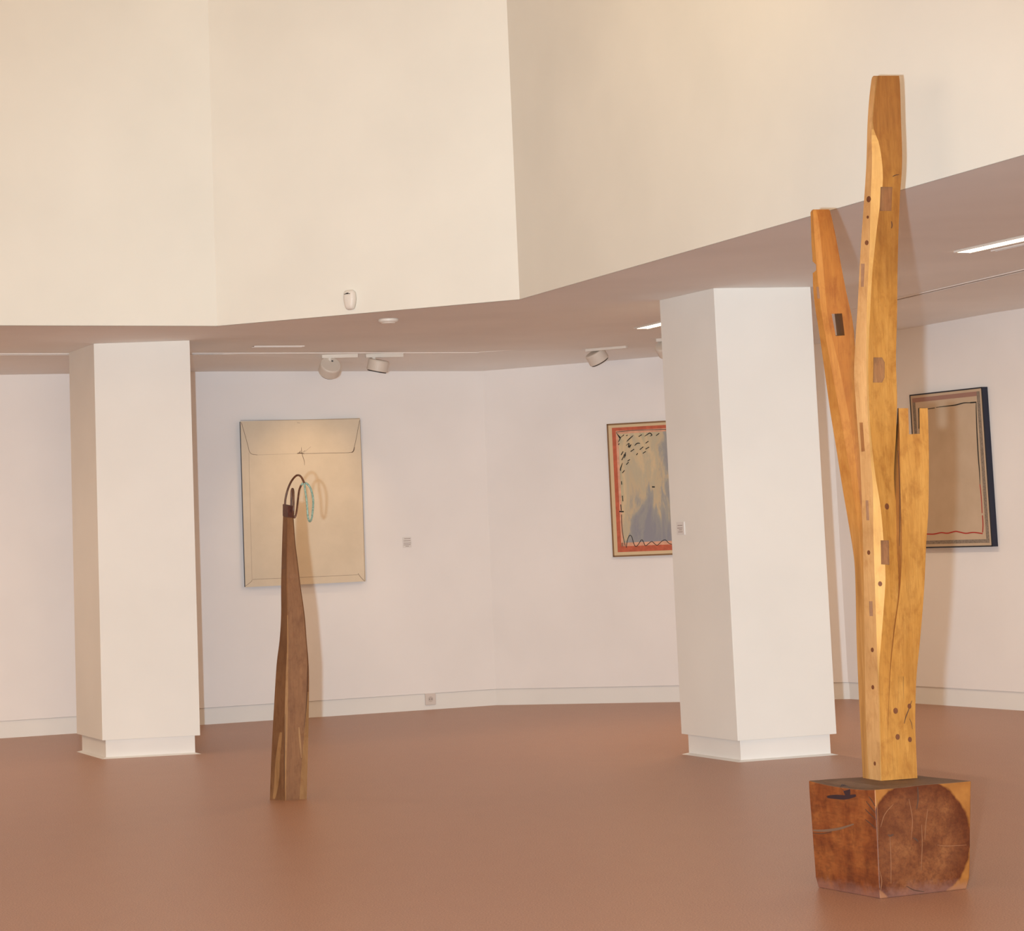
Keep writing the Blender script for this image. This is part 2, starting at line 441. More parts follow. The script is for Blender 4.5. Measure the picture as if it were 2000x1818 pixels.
# block as a gently uneven grid hexahedron
def face_grid(bm, P00, P10, P11, P01, mi, nu=10, nv=10, bulge=None):
    vs = [[None] * (nv + 1) for _ in range(nu + 1)]
    for i in range(nu + 1):
        for j in range(nv + 1):
            u, v = i / nu, j / nv
            p = P00 * (1 - u) * (1 - v) + P10 * u * (1 - v) + P11 * u * v + P01 * (1 - u) * v
            vs[i][j] = bm.verts.new(p)
    for i in range(nu):
        for j in range(nv):
            f = bm.faces.new([vs[i][j], vs[i + 1][j], vs[i + 1][j + 1], vs[i][j + 1]]); f.material_index = mi
dz = Vector((0, 0, 1))
def mids(a, b, t): return a + (b - a) * t
f_b, l_b, r_b, b_b = fc.copy(), lc.copy(), rc.copy(), bc.copy()
face_grid(bm, l_b, f_b, tf, tl, 0); face_grid(bm, f_b, r_b, tr_, tf, 1)
face_grid(bm, r_b, b_b, tb, tr_, 1); face_grid(bm, b_b, l_b, tl, tb, 0)
face_grid(bm, tl, tf, tr_, tb, 2); face_grid(bm, l_b, b_b, r_b, f_b, 0)
bmesh.ops.remove_doubles(bm, verts=bm.verts, dist=.001)
ctr = (tl + tr_ + l_b + r_b) / 4
from mathutils import noise as mnoise
for v in bm.verts:
    d = mnoise.noise(v.co * 6.0) * .005
    v.co += (v.co - ctr).normalized() * d
    if v.co.z < .004: v.co.z = 0
    # sawn chamfer along the foot and the dip of the top left edge
    if v.co.z < .03: v.co = v.co + (Vector((ctr.x, ctr.y, v.co.z)) - v.co) * .028
    tt = (v.co - tl).dot((tf - tl).normalized()) / (tf - tl).length
    if v.co.z > ZB - .02 and abs((v.co - tl).cross((tf - tl).normalized()).length) < .05: v.co.z -= .012 * math.sin(math.pi * max(0, min(1, tt)))

def block_mat(name, dark, mid, pale, rot):
    m = wood(name, dark, mid, pale, grain=16, blot=8, sc3=(.3, .3, 1), rot=rot, rough=.5, mott=22)
    return m
M_BL = block_mat('red_brown_block', (.070, .018, .010), (.20, .052, .015), (.33, .11, .030), (0, 0, 0))
M_BT = wood('block_top_grain', (.13, .075, .045), (.18, .11, .07), (.23, .14, .09), grain=20)
# end grain face: heartwood disc with sapwood corners, rings and scratches
M_BR = mat('block_end_grain', (.2, .07, .03), .38, spec=.4)
tc = N(M_BR, 'ShaderNodeTexCoord'); 
ec = at_y(1793, 1646, (fc.y + rc.y) / 2) - Vector((cen.x, cen.y, 0))
sub = N(M_BR, 'ShaderNodeVectorMath', operation='SUBTRACT'); L(M_BR, tc.outputs['Object'], sub.inputs[0]); sub.inputs[1].default_value = ec
ns = N(M_BR, 'ShaderNodeTexNoise'); ns.inputs['Scale'].default_value = 7; ns.inputs['Detail'].default_value = 4
L(M_BR, tc.outputs['Object'], ns.inputs['Vector'])
ln = N(M_BR, 'ShaderNodeVectorMath', operation='LENGTH'); L(M_BR, sub.outputs[0], ln.inputs[0])
dist = math_n(M_BR, 'ADD', ln.outputs['Value'], math_n(M_BR, 'MULTIPLY', math_n(M_BR, 'SUBTRACT', ns.outputs[0], .5), .07))
edge = ramp(M_BR, math_n(M_BR, 'MULTIPLY', dist, 3.0), [(.70, (0, 0, 0)), (.725, (1, 1, 1))])
rings = math_n(M_BR, 'SINE', math_n(M_BR, 'MULTIPLY', dist, 420))
heart = ramp(M_BR, noise(M_BR, 9, detail=6, rough=.65), [(.3, (.105, .030, .012)), (.52, (.180, .060, .022)), (.75, (.26, .10, .036))])
outer = ramp(M_BR, math_n(M_BR, 'MULTIPLY', dist, 3.0), [(.50, (1, 1, 1)), (.70, (.66, .50, .45))])
heart = mixc(M_BR, ramp(M_BR, noise(M_BR, 55, detail=6, rough=.75), [(.38, (.55,) * 3), (.56, (0, 0, 0))]), heart, (.085, .024, .012))
heart = mixc(M_BR, 1.0, heart, outer, 'MULTIPLY')
heart = mixc(M_BR, math_n(M_BR, 'MULTIPLY', math_n(M_BR, 'ADD', rings, 1), .035), heart, (.10, .03, .015))
sap = ramp(M_BR, noise(M_BR, 14, detail=5), [(.3, (.24, .085, .020)), (.7, (.36, .145, .034))])
def foot_dust(m, col):
    sx = N(m, 'ShaderNodeSeparateXYZ'); t_ = N(m, 'ShaderNodeTexCoord'); L(m, t_.outputs['Object'], sx.inputs[0])
    hh_ = math_n(m, 'ADD', math_n(m, 'MULTIPLY', sx.outputs[2], 5), math_n(m, 'MULTIPLY', noise(m, 22, detail=5, rough=.7), .5))
    return mixc(m, ramp(m, hh_, [(.30, (.45,) * 3), (.52, (0, 0, 0))]), col, (.26, .135, .11))
L(M_BR, foot_dust(M_BR, mixc(M_BR, edge, heart, sap)), base(M_BR))
L(M_BL, foot_dust(M_BL, base(M_BL).links[0].from_socket), base(M_BL)); bump(M_BR, noise(M_BR, 40, detail=5, rough=.7), .2, .003)
block = obj('base_block', bm, [M_BL, M_BR, M_BT], TS, bevel=.004, label='dark red-brown squared block with cracks and a round end-grain mark')

# trunk tracks: (px y, px x) ; depths (px y, metres)
Yc = at_z(1720, 1525, ZB).y
print('stem depth', Yc, 'block', fc, lc, rc)
stL = smooth_track([(148, 1706), (156, 1702), (200, 1697), (250, 1694), (320, 1692), (400, 1687), (470, 1682), (520, 1679), (600, 1675), (660, 1671), (730, 1668), (780, 1671), (850, 1676), (900, 1680), (1000, 1684), (1090, 1686), (1200, 1688), (1300, 1689), (1400, 1691), (1540, 1698)])
stA = smooth_track([(148, 1712), (240, 1703), (320, 1703), (400, 1700), (470, 1699), (520, 1697), (600, 1693), (700, 1692), (800, 1694), (850, 1697), (900, 1701), (960, 1705), (1050, 1706), (1150, 1709), (1300, 1714), (1400, 1717), (1540, 1720)])
stB = smooth_track([(148, 1714), (240, 1705), (280, 1717), (330, 1724), (370, 1723), (420, 1716), (470, 1710), (530, 1704), (600, 1700), (700, 1696), (800, 1698), (860, 1702), (930, 1710), (1000, 1721), (1110, 1729), (1160, 1728), (1240, 1722), (1310, 1717), (1400, 1719), (1540, 1722)])
stR = smooth_track([(148, 1756), (170, 1758), (240, 1760), (300, 1762), (340, 1761), (380, 1758), (450, 1755), (530, 1753), (620, 1752), (700, 1750), (780, 1752), (850, 1750), (900, 1747), (950, 1747), (1050, 1757), (1200, 1763), (1400, 1765), (1540, 1766)])
ys = [148, 151, 156] + list(range(168, 1541, 12)) + [1545]
k0 = [(0, Yc)]
stem_rows = rows_of([(stL, [(0, Yc + .05), (900, Yc + .05), (1600, Yc + .075)]), (stA, [(0, Yc + .03), (900, Yc + .015), (1600, Yc)]),
                     (stB, [(0, Yc + .015), (900, Yc + .0), (1600, Yc - .005)]), (stR, [(0, Yc + .07), (900, Yc + .05), (1600, Yc + .015)])], ys)
bm = loft(stem_rows, .10, ZB + .001, 3)
stem = obj('main_stem', bm, [M_STEML, M_SAP, M_STEM, M_SIDE], TS, label='tallest central limb, honey-coloured with pale facets')
# left limb
liL = [(409, 1588), (411, 1585), (415, 1583), (480, 1585), (508, 1587), (560, 1588), (600, 1592), (650, 1600), (720, 1610), (800, 1621), (880, 1634), (950, 1645), (1020, 1657), (1090, 1668), (1150, 1671), (1250, 1673), (1350, 1677), (1430, 1681), (1540, 1686)]
liL = liL[:3] + smooth_track(liL[3:])
liA = smooth_track([(409, 1590), (415, 1588), (480, 1592), (600, 1603), (720, 1624), (850, 1648), (1000, 1672), (1090, 1680), (1200, 1684), (1300, 1687), (1400, 1690), (1540, 1695)])
liM = smooth_track([(409, 1594), (440, 1600), (520, 1608), (620, 1617), (720, 1640), (850, 1664), (1000, 1682), (1090, 1687), (1300, 1692), (1400, 1696), (1540, 1702)])
liR = smooth_track([(409, 1619), (415, 1622), (460, 1632), (530, 1645), (580, 1655), (620, 1664), (660, 1669), (720, 1672), (800, 1678), (900, 1686), (1000, 1692), (1100, 1696), (1300, 1702), (1540, 1712)])
ysl = [409, 411, 415] + list(range(427, 1541, 12)) + [1545]
Yl = Yc + .10
bm = loft(rows_of([(liL, [(400, Yl + .03), (1000, Yl + .04), (1540, Yc + .125)]), (liA, [(400, Yl + .01), (1000, Yl), (1540, Yc + .085)]),
                   (liM, [(400, Yl + .0), (1000, Yl - .015), (1540, Yc + .07)]), (liR, [(400, Yl + .02), (1000, Yc + .08), (1540, Yc + .085)])], ysl), .09, ZB + .001)
limbL = obj('left_limb', bm, [M_LIMBL, M_LIMBM, M_LIMB, M_SIDE], TS, label='leaning darker orange limb on the left side')
# right limb
riL = smooth_track([(797, 1753), (830, 1751), (870, 1746), (900, 1743), (960, 1741), (1060, 1742), (1150, 1752), (1250, 1738), (1350, 1732), (1540, 1728)])
riM = smooth_track([(797, 1755), (850, 1757), (900, 1758), (960, 1759), (1060, 1762), (1150, 1758), (1250, 1745), (1350, 1737), (1540, 1732)])
riR = [(797, 1812), (870, 1814), (940, 1814), (1000, 1813), (1060, 1809), (1150, 1805), (1250, 1797), (1320, 1790), (1380, 1788), (1430, 1788), (1545, 1793)]
riR = smooth_track(riR)
ysr = [797, 803] + list(range(811, 1541, 12)) + [1545]
Yr = Yc + .0
bm = loft(rows_of([(riL, [(797, Yr + .12), (1060, Yr + .06), (1540, Yc + .06)]), (riM, [(797, Yr + .03), (1060, Yr + .00), (1540, Yc + .00)]),
                   (riR, [(797, Yr + .05), (1540, Yc + .035)])], ysr), .10, ZB + .001, 0)
limbR = obj('right_limb', bm, [M_SIDE, M_STEMR], TS, label='shorter right limb with a square notch in its top')
for o in (stem, limbL, limbR):
    o.data.materials.append(M_MORT) if False else None
tloc = Vector(TS.location)
# mortises: recesses cut into the stem, a through slot in the left limb, notches
def rec(o, poly, depth, shift=(0, 0)):
    cx = sum(p[0] for p in poly) / len(poly); cy = sum(p[1] for p in poly) / len(poly)
    h = shoot(bvh_of([o]), cx, cy); Y = h[0].y
    cut(o, [prism_px(poly, Y - .035, Y + depth, shift, tloc)])
rec(stem, [(1720, 365), (1743, 365), (1741, 412), (1718, 412)], .022)
rec(stem, [(1706, 698), (1723, 698), (1728, 708), (1728, 737), (1723, 747), (1705, 747)], .022)
rec(stem, [(1720, 1055), (1736, 1055), (1737, 1103), (1721, 1102)], .020)
rec(limbR, [(1754, 1321), (1765, 1321), (1765, 1371), (1754, 1372)], .018)
# through slot, seen at a slant: the ray passes on its left, its right cheek shows
Yh = shoot(bvh_of([limbL]), 1643, 634)[0].y
cut(limbL, [prism_px([(1630, 613), (1651, 612), (1656, 655), (1638, 656)], Yh - .05, Yh + .25, (-36, 0), tloc)])
cut(limbL, [prism_px([(1570, 513), (1588, 511), (1594, 517), (1594, 528), (1588, 533), (1570, 533)], Yh - .15, Yh + .4, (0, 0), tloc)])
cut(limbR, [prism_px([(1774, 780), (1796, 780), (1797, 847), (1776, 848)], Yr - .1, Yr + .4, (-2, 0), tloc)])
for o in (stem, limbL, limbR):
    o.data.set_sharp_from_angle(angle=.16)
trees = bvh_of([stem, limbL, limbR])
def disc(name, x, y, r, parent, m, ry=1.35, lift=.001, trees=trees, th=.002):
    h = on_surface(trees, x, y, 0)
    if h is None: return
    p, n = h; e1 = n.cross(Vector((0, 0, 1))).normalized(); e2 = e1.cross(n)
    R = r * p.y / F; bm = bmesh.new()
    ring = [e1 * math.cos(t) * R * 1.1 + e2 * math.sin(t) * R * ry for t in [2 * math.pi * k / 20 for k in range(20)]]
    prism(bm, [p + q - n * .004 for q in ring], [p + q + n * th for q in ring])
    return obj(name, bm, m, parent)
for x, y, r in [(1697, 389, 4.6), (1693, 474, 3.6), (1732, 989, 4.4), (1697, 1079, 3.2), (1719, 1140, 3.6), (1704, 1269, 3.2), (1705, 1342, 3.0),
                (1749, 1388, 4.2), (1776, 1379, 3.6), (1753, 1439, 4.0), (1777, 1444, 3.6), (1709, 1491, 2.8), (1695, 424, 2.2)]:
    disc('peg', x, y, r, TS, M_PEG)
def plate(name, poly, parent, m, lift=.0018, trees=trees):
    hs = [on_surface(trees, x, y, lift) for x, y in poly]
    if any(h is None for h in hs): print('miss', name, poly); return
    bm = bmesh.new(); prism(bm, [h[0] for h in hs], [h[0] - h[1] * (lift + .004) for h in hs]); return obj(name, bm, m, parent)
for poly in [[(1679, 825), (1685, 825), (1689, 881), (1683, 882)], [(1698, 1174), (1704, 1174), (1705, 1203), (1699, 1203)],
             [(1691, 977), (1696, 977), (1698, 1016), (1693, 1016)], [(1682, 515), (1689, 515), (1687, 560), (1682, 560)], [(1595, 560), (1599, 560), (1602, 583), (1597, 583)]]:
    plate('mortise_plug', poly, TS, M_MORT if poly[0][0] == 1679 else M_GREY)
def hair(name, pts, wpx, parent, m, trees=trees, lift=.001):
    """thin crack following the surface"""
    P = catmull(pts, 4); bm = bmesh.new(); pr = None
    for i, (x, y) in enumerate(P):
        x2, y2 = P[min(i + 1, len(P) - 1)]; x1, y1 = P[max(i - 1, 0)]
        l = math.hypot(x2 - x1, y2 - y1) or 1; nx, ny = -(y2 - y1) / l, (x2 - x1) / l
        ww = wpx * (.35 + .65 * math.sin(math.pi * min(1, max(0, (i + .5) / len(P))))) / 2
        h1 = on_surface(trees, x + nx * ww, y + ny * ww, lift); h2 = on_surface(trees, x - nx * ww, y - ny * ww, lift)
        if not h1 or not h2: pr = None; continue
        cur = [bm.verts.new(h1[0]), bm.verts.new(h2[0]), bm.verts.new(h2[0] - h2[1] * .003), bm.verts.new(h1[0] - h1[1] * .003)]
        if pr:
            for k in range(4): bm.faces.new([pr[k], pr[(k + 1) % 4], cur[(k + 1) % 4], cur[k]])
        pr = cur
    return obj(name, bm, m, parent)
M_CRACK = mat('dark_crack', (.075, .03, .015), .8)
M_STAIN = mat('dark_resin', (.030, .014, .018), .5)
M_GREYC = mat('grey_weathering', (.16, .085, .05), .7)
hair('crack', [(1781, 1368), (1773, 1390), (1769, 1400), (1766, 1413)], 1.6, TS, M_CRACK)
hair('crack', [(1757, 1066), (1758, 1000), (1757, 940), (1754, 880)], 1.2, TS, M_CRACK)
hair('crack', [(1776, 1403), (1780, 1412), (1782, 1424)], .9, TS, M_CRACK)
for pts in ([(1734, 428), (1743, 344), (1750, 340)],): pass
hair('crack', [(1743, 345), (1749, 342), (1756, 341)], 1.6, TS, M_CRACK)
hair('crack', [(1741, 432), (1742, 440), (1741, 446)], 2, TS, M_CRACK)
# marks on the block
bt = bvh_of([block])
hair('resin_stain', [(1616, 1556), (1632, 1556), (1652, 1557), (1672, 1553)], 9, block, M_STAIN, bt, .0012)
hair('resin_stain', [(1642, 1534), (1652, 1540), (1655, 1547), (1656, 1556)], 13, block, M_STAIN, bt, .0014)
hair('weathered_crack', [(1584, 1621), (1610, 1622), (1640, 1618), (1668, 1609)], 5, block, M_GREYC, bt, .0012)
hair('crack', [(1584, 1626), (1605, 1628), (1625, 1624)], 1.6, block, M_CRACK, bt, .0016)
hair('crack', [(1792, 1536), (1793, 1560), (1790, 1580)], 2.4, block, M_CRACK, bt, .0012)
hair('crack', [(1734, 1630), (1739, 1632), (1745, 1629)], 4, block, M_CRACK, bt, .0012)
hair('crack', [(1783, 1636), (1789, 1639), (1793, 1644)], 3, block, M_CRACK, bt, .0012)
hair('crack', [(1770, 1730), (1785, 1738), (1805, 1741)], 2, block, M_CRACK, bt, .0012)
M_SCR = mat('pale_scratch', (.25, .105, .045), .7)
for pts in ([(1713, 1560), (1714, 1600), (1715, 1640)], [(1738, 1630), (1740, 1680), (1740, 1725)], [(1775, 1560), (1782, 1600), (1779, 1640)],
            [(1800, 1610), (1801, 1650), (1799, 1700)], [(1830, 1650), (1850, 1652), (1888, 1650)], [(1718, 1700), (1722, 1720), (1719, 1745)],
            [(1812, 1580), (1808, 1610), (1806, 1640)], [(1720, 1615), (1728, 1590), (1745, 1570)]):
    hair('scratch', pts, 1.0, block, M_SCR, bt, .0010)
for pts in ([(1697, 1555), (1704, 1565), (1709, 1574)], [(1692, 1565), (1702, 1578), (1710, 1588)], [(1690, 1580), (1702, 1592), (1711, 1600)], [(1690, 1600), (1700, 1608), (1711, 1618)]):
    hair('crack', pts, 1.6, block, M_CRACK, bt, .0012)

# ---- curved brown timber with coil
bb = at_z(563, 1563, 0); Yb = bb.y
CS = root('curved_timber_sculpture', (bb.x, bb.y, 0), 'slender tapering brown timber with a dark cuff and wire coil on its top', 'sculpture')
cL = smooth_track([(1003, 553), (1060, 551), (1143, 549), (1200, 549), (1250, 546), (1300, 540), (1400, 534), (1480, 530), (1563, 527), (1575, 527)])
cM = smooth_track([(1003, 561), (1060, 560), (1143, 560), (1250, 561), (1300, 559), (1400, 556), (1480, 556), (1563, 557), (1575, 557)])
cM2 = smooth_track([(1003, 562), (1060, 561), (1143, 562), (1250, 563), (1300, 563), (1400, 562), (1480, 560), (1563, 558.5), (1575, 558.5)])
cN = smooth_track([(1003, 571), (1060, 575), (1100, 580), (1143, 585), (1200, 593), (1250, 597), (1300, 600), (1400, 597), (1480, 590), (1563, 585), (1575, 585)])
cR = smooth_track([(1003, 573), (1060, 577), (1100, 582), (1143, 587), (1200, 595), (1250, 599), (1300, 603), (1350, 603.5), (1400, 603), (1480, 601), (1563, 599), (1575, 599)])
ysc = list(range(1001, 1568, 10)) + [1575]
bm = loft(rows_of([(cL, [(0, Yb + .07), (1600, Yb + .08)]), (cM, [(0, Yb + .0), (1600, Yb - .0)]), (cM2, [(0, Yb - .002), (1600, Yb - .002)]),
                   (cN, [(0, Yb + .02), (1600, Yb + .01)]), (cR, [(0, Yb + .028), (1600, Yb + .03)])], ysc), .05, 0.0, 4)
tim = obj('timber', bm, [M_TEAKL, M_TEAKP, M_TEAK, M_TEAKP, M_TEAK], CS, bevel=.003)
for p in tim.data.polygons:
    if p.material_index in (1, 3) and p.center.z > (1.05 if p.material_index == 1 else .62): p.material_index = 2
tim.data.set_sharp_from_angle(angle=.16)
ct = bvh_of([tim])
hair('crack', [(601, 1300), (600, 1340), (598, 1380), (594, 1420)], 1.0, CS, M_CRACK, ct)
hair('crack', [(557, 1395), (556, 1460), (555, 1540)], .9, CS, M_CRACK, ct)
hair('sapwood_streak', [(549, 1430), (543, 1480), (540, 1530), (535, 1560)], 9, CS, M_TEAKP, ct)
hair('sapwood_streak', [(584, 1420), (586, 1450), (589, 1480)], 3.5, CS, M_TEAKP, ct)
bm = bmesh.new()
q = [(552.5, 984.5, .075), (574, 990, .035), (574.5, 1011, .035), (553.5, 1008, .075)]
def cuffring(y0, y1, y2):
    return [at_y(552.2, y0, Yb + .065), at_y(562, (y0 + y1) / 2 + 1, Yb - .028), at_y(574.6, y1, Yb + .012), at_y(573.5, y1 - 1, Yb + .115), at_y(554, y0 - .5, Yb + .125)]
r_t = cuffring(984.5, 988.5, 0); r_b2 = cuffring(1007.5, 1011, 0)
prism(bm, r_t, r_b2); obj('cuff', bm, M_CUFF, CS, bevel=.002)
M_COILB = mat('brown_coil', (.10, .038, .018), .35, spec=.5); M_COILT = mat('turquoise_coil', (.27, .40, .335), .5)
L(M_COILB, ramp(M_COILB, noise(M_COILB, 40), [(.35, (.07, .024, .012)), (.7, (.15, .06, .03))]), base(M_COILB))
L(M_COILT, ramp(M_COILT, noise(M_COILT, 90), [(.35, (.16, .27, .22)), (.6, (.32, .45, .38))]), base(M_COILT))
coil1 = catmull([(556.5, 990, .06), (557.5, 975, .055), (562, 956, .05), (569, 940, .04), (577, 930, .02), (583, 928, .00), (588, 931, -.02), (592, 938, -.03), (594.5, 944, -.035)], 8)
coil2 = catmull([(594.5, 944, -.035), (596, 958, -.05), (599, 978, -.07), (600.5, 998, -.085), (602, 1012, -.08), (605, 1018, -.06), (608.5, 1013, -.03), (611, 995, .00), (611.5, 975, .03), (607, 955, .05), (600, 945, .055), (593, 943, .05), (588, 948, .04)], 8)
coil3 = catmull([(588, 948, .04), (584.5, 957, .03), (582, 975, .01), (580, 993, -.01), (577.5, 1006, -.02), (574.5, 1010.5, -.02), (571.5, 1003, -.01)], 8)
coil4 = catmull([(568.5, 992, .03), (569, 975, .025), (569.5, 960, .02), (571.3, 954.5, .015), (573, 960, .0), (573.3, 978, -.01), (573, 995, -.015), (572.8, 1004, -.01)], 8)
P3 = lambda c: [at_y(x, y, Yb + d) for x, y, d in c]
bm = bmesh.new(); tube(bm, P3(coil1), .0062); tube(bm, P3(coil3), .0058); tube(bm, P3(coil4), .0062)
obj('brown_coil', bm, M_COILB, CS)
bm = bmesh.new(); tube(bm, P3(coil2), .0060); obj('turquoise_coil', bm, M_COILT, CS, label='pale turquoise coated end loops of the coil')

# ------------------------------------------------------------------ paintings
def ribbon(bm, W, pts, wpx, off, mi=0, smooth=4, taper=False, th=.0012):
    P = catmull(pts, smooth) if smooth and len(pts) > 2 else pts; pr = None
    for i, (x, y) in enumerate(P):
        x2, y2 = P[min(i + 1, len(P) - 1)]; x1, y1 = P[max(i - 1, 0)]
        l = math.hypot(x2 - x1, y2 - y1) or 1; nx, ny = -(y2 - y1) / l, (x2 - x1) / l
        ww = wpx / 2 if not taper else wpx / 2 * (.3 + .7 * math.sin(math.pi * (i + .5) / len(P)))
        a = W.hit(x + nx * ww, y + ny * ww, off); b = W.hit(x - nx * ww, y - ny * ww, off)
        cur = [bm.verts.new(a), bm.verts.new(b), bm.verts.new(b - W.n * th), bm.verts.new(a - W.n * th)]
        if pr:
            for k in range(4): bm.faces.new([pr[k], pr[(k + 1) % 4], cur[(k + 1) % 4], cur[k]]).material_index = mi
        else: bm.faces.new(cur).material_index = mi
        pr = cur
    bm.faces.new(pr).material_index = mi
def slab(bm, W, z0, z1, s0, s1, o0, o1, mi=0):
    P = lambda s, z, o: up(W.a + W.d * s + W.n * o, z)
    return prism(bm, [P(s0, z0, o0), P(s1, z0, o0), P(s1, z1, o0), P(s0, z1, o0)], [P(s0, z0, o1), P(s1, z0, o1), P(s1, z1, o1), P(s0, z1, o1)], mi)
def sz(W, x, y, off): p = W.hit(x, y, off); return (p - W.a).dot(W.d), p.z
WO = .012                                             # finished wall face
# painting of an envelope
W = WL; O = WO + .05
s0, zt = sz(W, 470, 822, O); s1, zb = sz(W, 713.5, 1135, O); s0b, zbb = sz(W, 479, 1147, O); s1t, ztt = sz(W, 703.5, 817, O)
sa, sb, za, zc = (s0 + s0b) / 2, (s1 + s1t) / 2, (zb + zbb) / 2, (zt + ztt) / 2
print('painting1', sa, sb, za, zc, (s0, s0b, s1, s1t), (zt, ztt, zb, zbb))
p1 = root('painting', up(W.a + W.d * (sa + sb) / 2 + W.n * WO, za), 'cream canvas painting of a closed envelope, hanging behind the curved timber sculpture', 'painting')
M_CREAM = mat('cream_canvas', (.64, .50, .36), .85, spec=.2)
L(M_CREAM, ramp(M_CREAM, noise(M_CREAM, 3.5, detail=6, rough=.65), [(.3, (.66, .55, .42)), (.7, (.73, .61, .47))]), base(M_CREAM)); bump(M_CREAM, noise(M_CREAM, 400), .1, .002)
bm = bmesh.new(); slab(bm, W, za + .002, zc - .002, sa + .0005, sb - .0005, WO + .001, O - .0035, 0); obj('stretcher', bm, M_NAVY, p1, label='dark navy edge of the stretched canvas')
bm = bmesh.new(); slab(bm, W, za, zc, sa, sb, O - .0035, O); obj('canvas', bm, M_CREAM, p1)
bm = bmesh.new(); E = O + .0006
def dr(pts, wd=1.0, mi=0, sm=4, tp=False): ribbon(bm, W, pts, wd, E, mi, sm, tp)
k = lambda x, y: (440 + x / 4.783, 800 + y / 4.783)
dr([k(150, 120), k(185, 240), k(215, 350), k(225, 390), k(250, 415), k(300, 422)], .8)
dr([k(300, 422), k(500, 416), k(670, 410)], .5, 1)
dr([k(740, 410), k(950, 405), k(1150, 402)], .7)
dr([k(1150, 402), k(1190, 392), k(1205, 350), k(1225, 260), k(1255, 100)], .8)
dr([k(1180, 402), k(1198, 385), k(1208, 350)], 1.8, 0, 4, True)
dr([k(140, 100), k(700, 95), k(1255, 84)], .6)
dr([k(1258, 90), k(1280, 700), k(1305, 1600)], .5)
dr([k(180, 1655), k(240, 1608), k(250, 1590)], .6); dr([k(250, 1590), k(240, 1200), k(222, 500), k(222, 400)], .5, 1)
dr([k(255, 1585), k(800, 1562), k(1240, 1542)], .5); dr([k(1240, 1530), k(1270, 1570), k(1303, 1603)], .8)
dr([k(670, 410), k(700, 405), k(740, 412)], 2.2, 0, 4, True)
dr([k(712, 350), k(712, 380), k(722, 430), k(738, 480), k(740, 520)], 1.0, 0, 4, True)
dr([k(735, 400), k(770, 370), k(800, 345)], .6, 1); dr([k(690, 400), k(705, 385), k(695, 395)], 1.0); dr([k(725, 400), k(745, 380)], .6); dr([k(670, 120), k(700, 125)], .8, 1)
obj('drawn_lines', bm, [M_PENCIL, M_FAINT], p1)

# painting with a red border
W = WM; O = WO + .03
s0, zt = sz(W, 1184.5, 828, O); s0b, zb = sz(W, 1197.5, 1088, O); sa = (s0 + s0b) / 2; sb = sa + .92; za, zc = zb, zt
print('painting2', s0, s0b, zt, zb, sz(W, 1303, 821, O), sz(W, 1316, 1084, O))
p2 = root('painting', up(W.a + W.d * (sa + sb) / 2 + W.n * WO, za), 'abstract painting with a red border and blue and yellow centre, partly hidden behind a column', 'painting')
bm = bmesh.new(); slab(bm, W, za, zc, sa, sb, WO + .001, O - .004); obj('panel', bm, M_BROWNF, p2)
fw = .013; bm = bmesh.new()
for a4 in ((za, za + fw, sa, sb), (zc - fw, zc, sa, sb), (za, zc, sa, sa + fw), (za, zc, sb - fw, sb)): slab(bm, W, a4[0], a4[1], a4[2], a4[3], O - .004, O + .003)
obj('frame', bm, M_BROWNF, p2)
M_MAT2 = mat('cream_paper', (.66, .50, .31), .85)
bm = bmesh.new(); slab(bm, W, za + fw, zc - fw, sa + fw, sb - fw, O - .004, O); obj('paper', bm, M_MAT2, p2)
k = lambda x, y: (1160 + x / 5.865, 800 + y / 5.865)
M_CLOUD = mat('blue_yellow_wash', (.5, .45, .35), .85)
tc = N(M_CLOUD, 'ShaderNodeTexCoord'); sx = N(M_CLOUD, 'ShaderNodeSeparateXYZ'); L(M_CLOUD, tc.outputs['Object'], sx.inputs[0])
grad = math_n(M_CLOUD, 'ADD', math_n(M_CLOUD, 'MULTIPLY', sx.outputs[0], 1.1), math_n(M_CLOUD, 'MULTIPLY', math_n(M_CLOUD, 'SUBTRACT', sx.outputs[2], .6), -.55))
nn = noise(M_CLOUD, 4.6, (1, 1, .38), detail=7, rough=.62, dist=.5, rot=(0, -.75, 0))
fac = math_n(M_CLOUD, 'ADD', math_n(M_CLOUD, 'ADD', grad, .72), math_n(M_CLOUD, 'MULTIPLY', math_n(M_CLOUD, 'SUBTRACT', nn, .5), 1.9))
L(M_CLOUD, ramp(M_CLOUD, fac, [(.06, (.36, .37, .27)), (.30, (.66, .50, .31)), (.48, (.50, .43, .31)), (.60, (.56, .44, .29)), (.72, (.35, .335, .31)), (.92, (.27, .265, .30))]), base(M_CLOUD))
bm = bmesh.new()
sA, zA = sz(W, *k(270, 250), O); sB, zB = sz(W, *k(370, 1560), O)
slab(bm, W, zb + .115, zc - .085, sa + .095, sb - .095, O, O + .0008); obj('painted_field', bm, M_CLOUD, p2)
bm = bmesh.new(); t2 = .0016
sL, _ = sz(W, *k(240, 900), O)
rb = .036
def bar(z0, z1, a, b, mi, o): slab(bm, W, z0, z1, a, b, O, O + o, mi)
bar(zc - .063, zc - .036, sa + .045, sb - .045, 0, t2); bar(za + .040, za + .088, sa + .045, sb - .045, 0, t2)
bar(za + .040, zc - .036, sa + .045, sa + .078, 0, t2 + .0002); bar(za + .040, zc - .036, sb - .078, sb - .045, 0, t2 + .0002)
bar(zc - .09, zc - .060, sa + .078, sb - .078, 1, t2 - .0004); bar(za + .3, zc - .1, sa + .078, sa + .098, 1, t2 - .0004); bar(za + .085, za + .118, sa + .078, sb - .078, 1, t2 - .0004)
bar(za + .085, za + .3, sa + .078, sa + .098, 1, t2 - .0004)
obj('red_border', bm, [M_RED, M_PINK], p2)
E = O + .0036
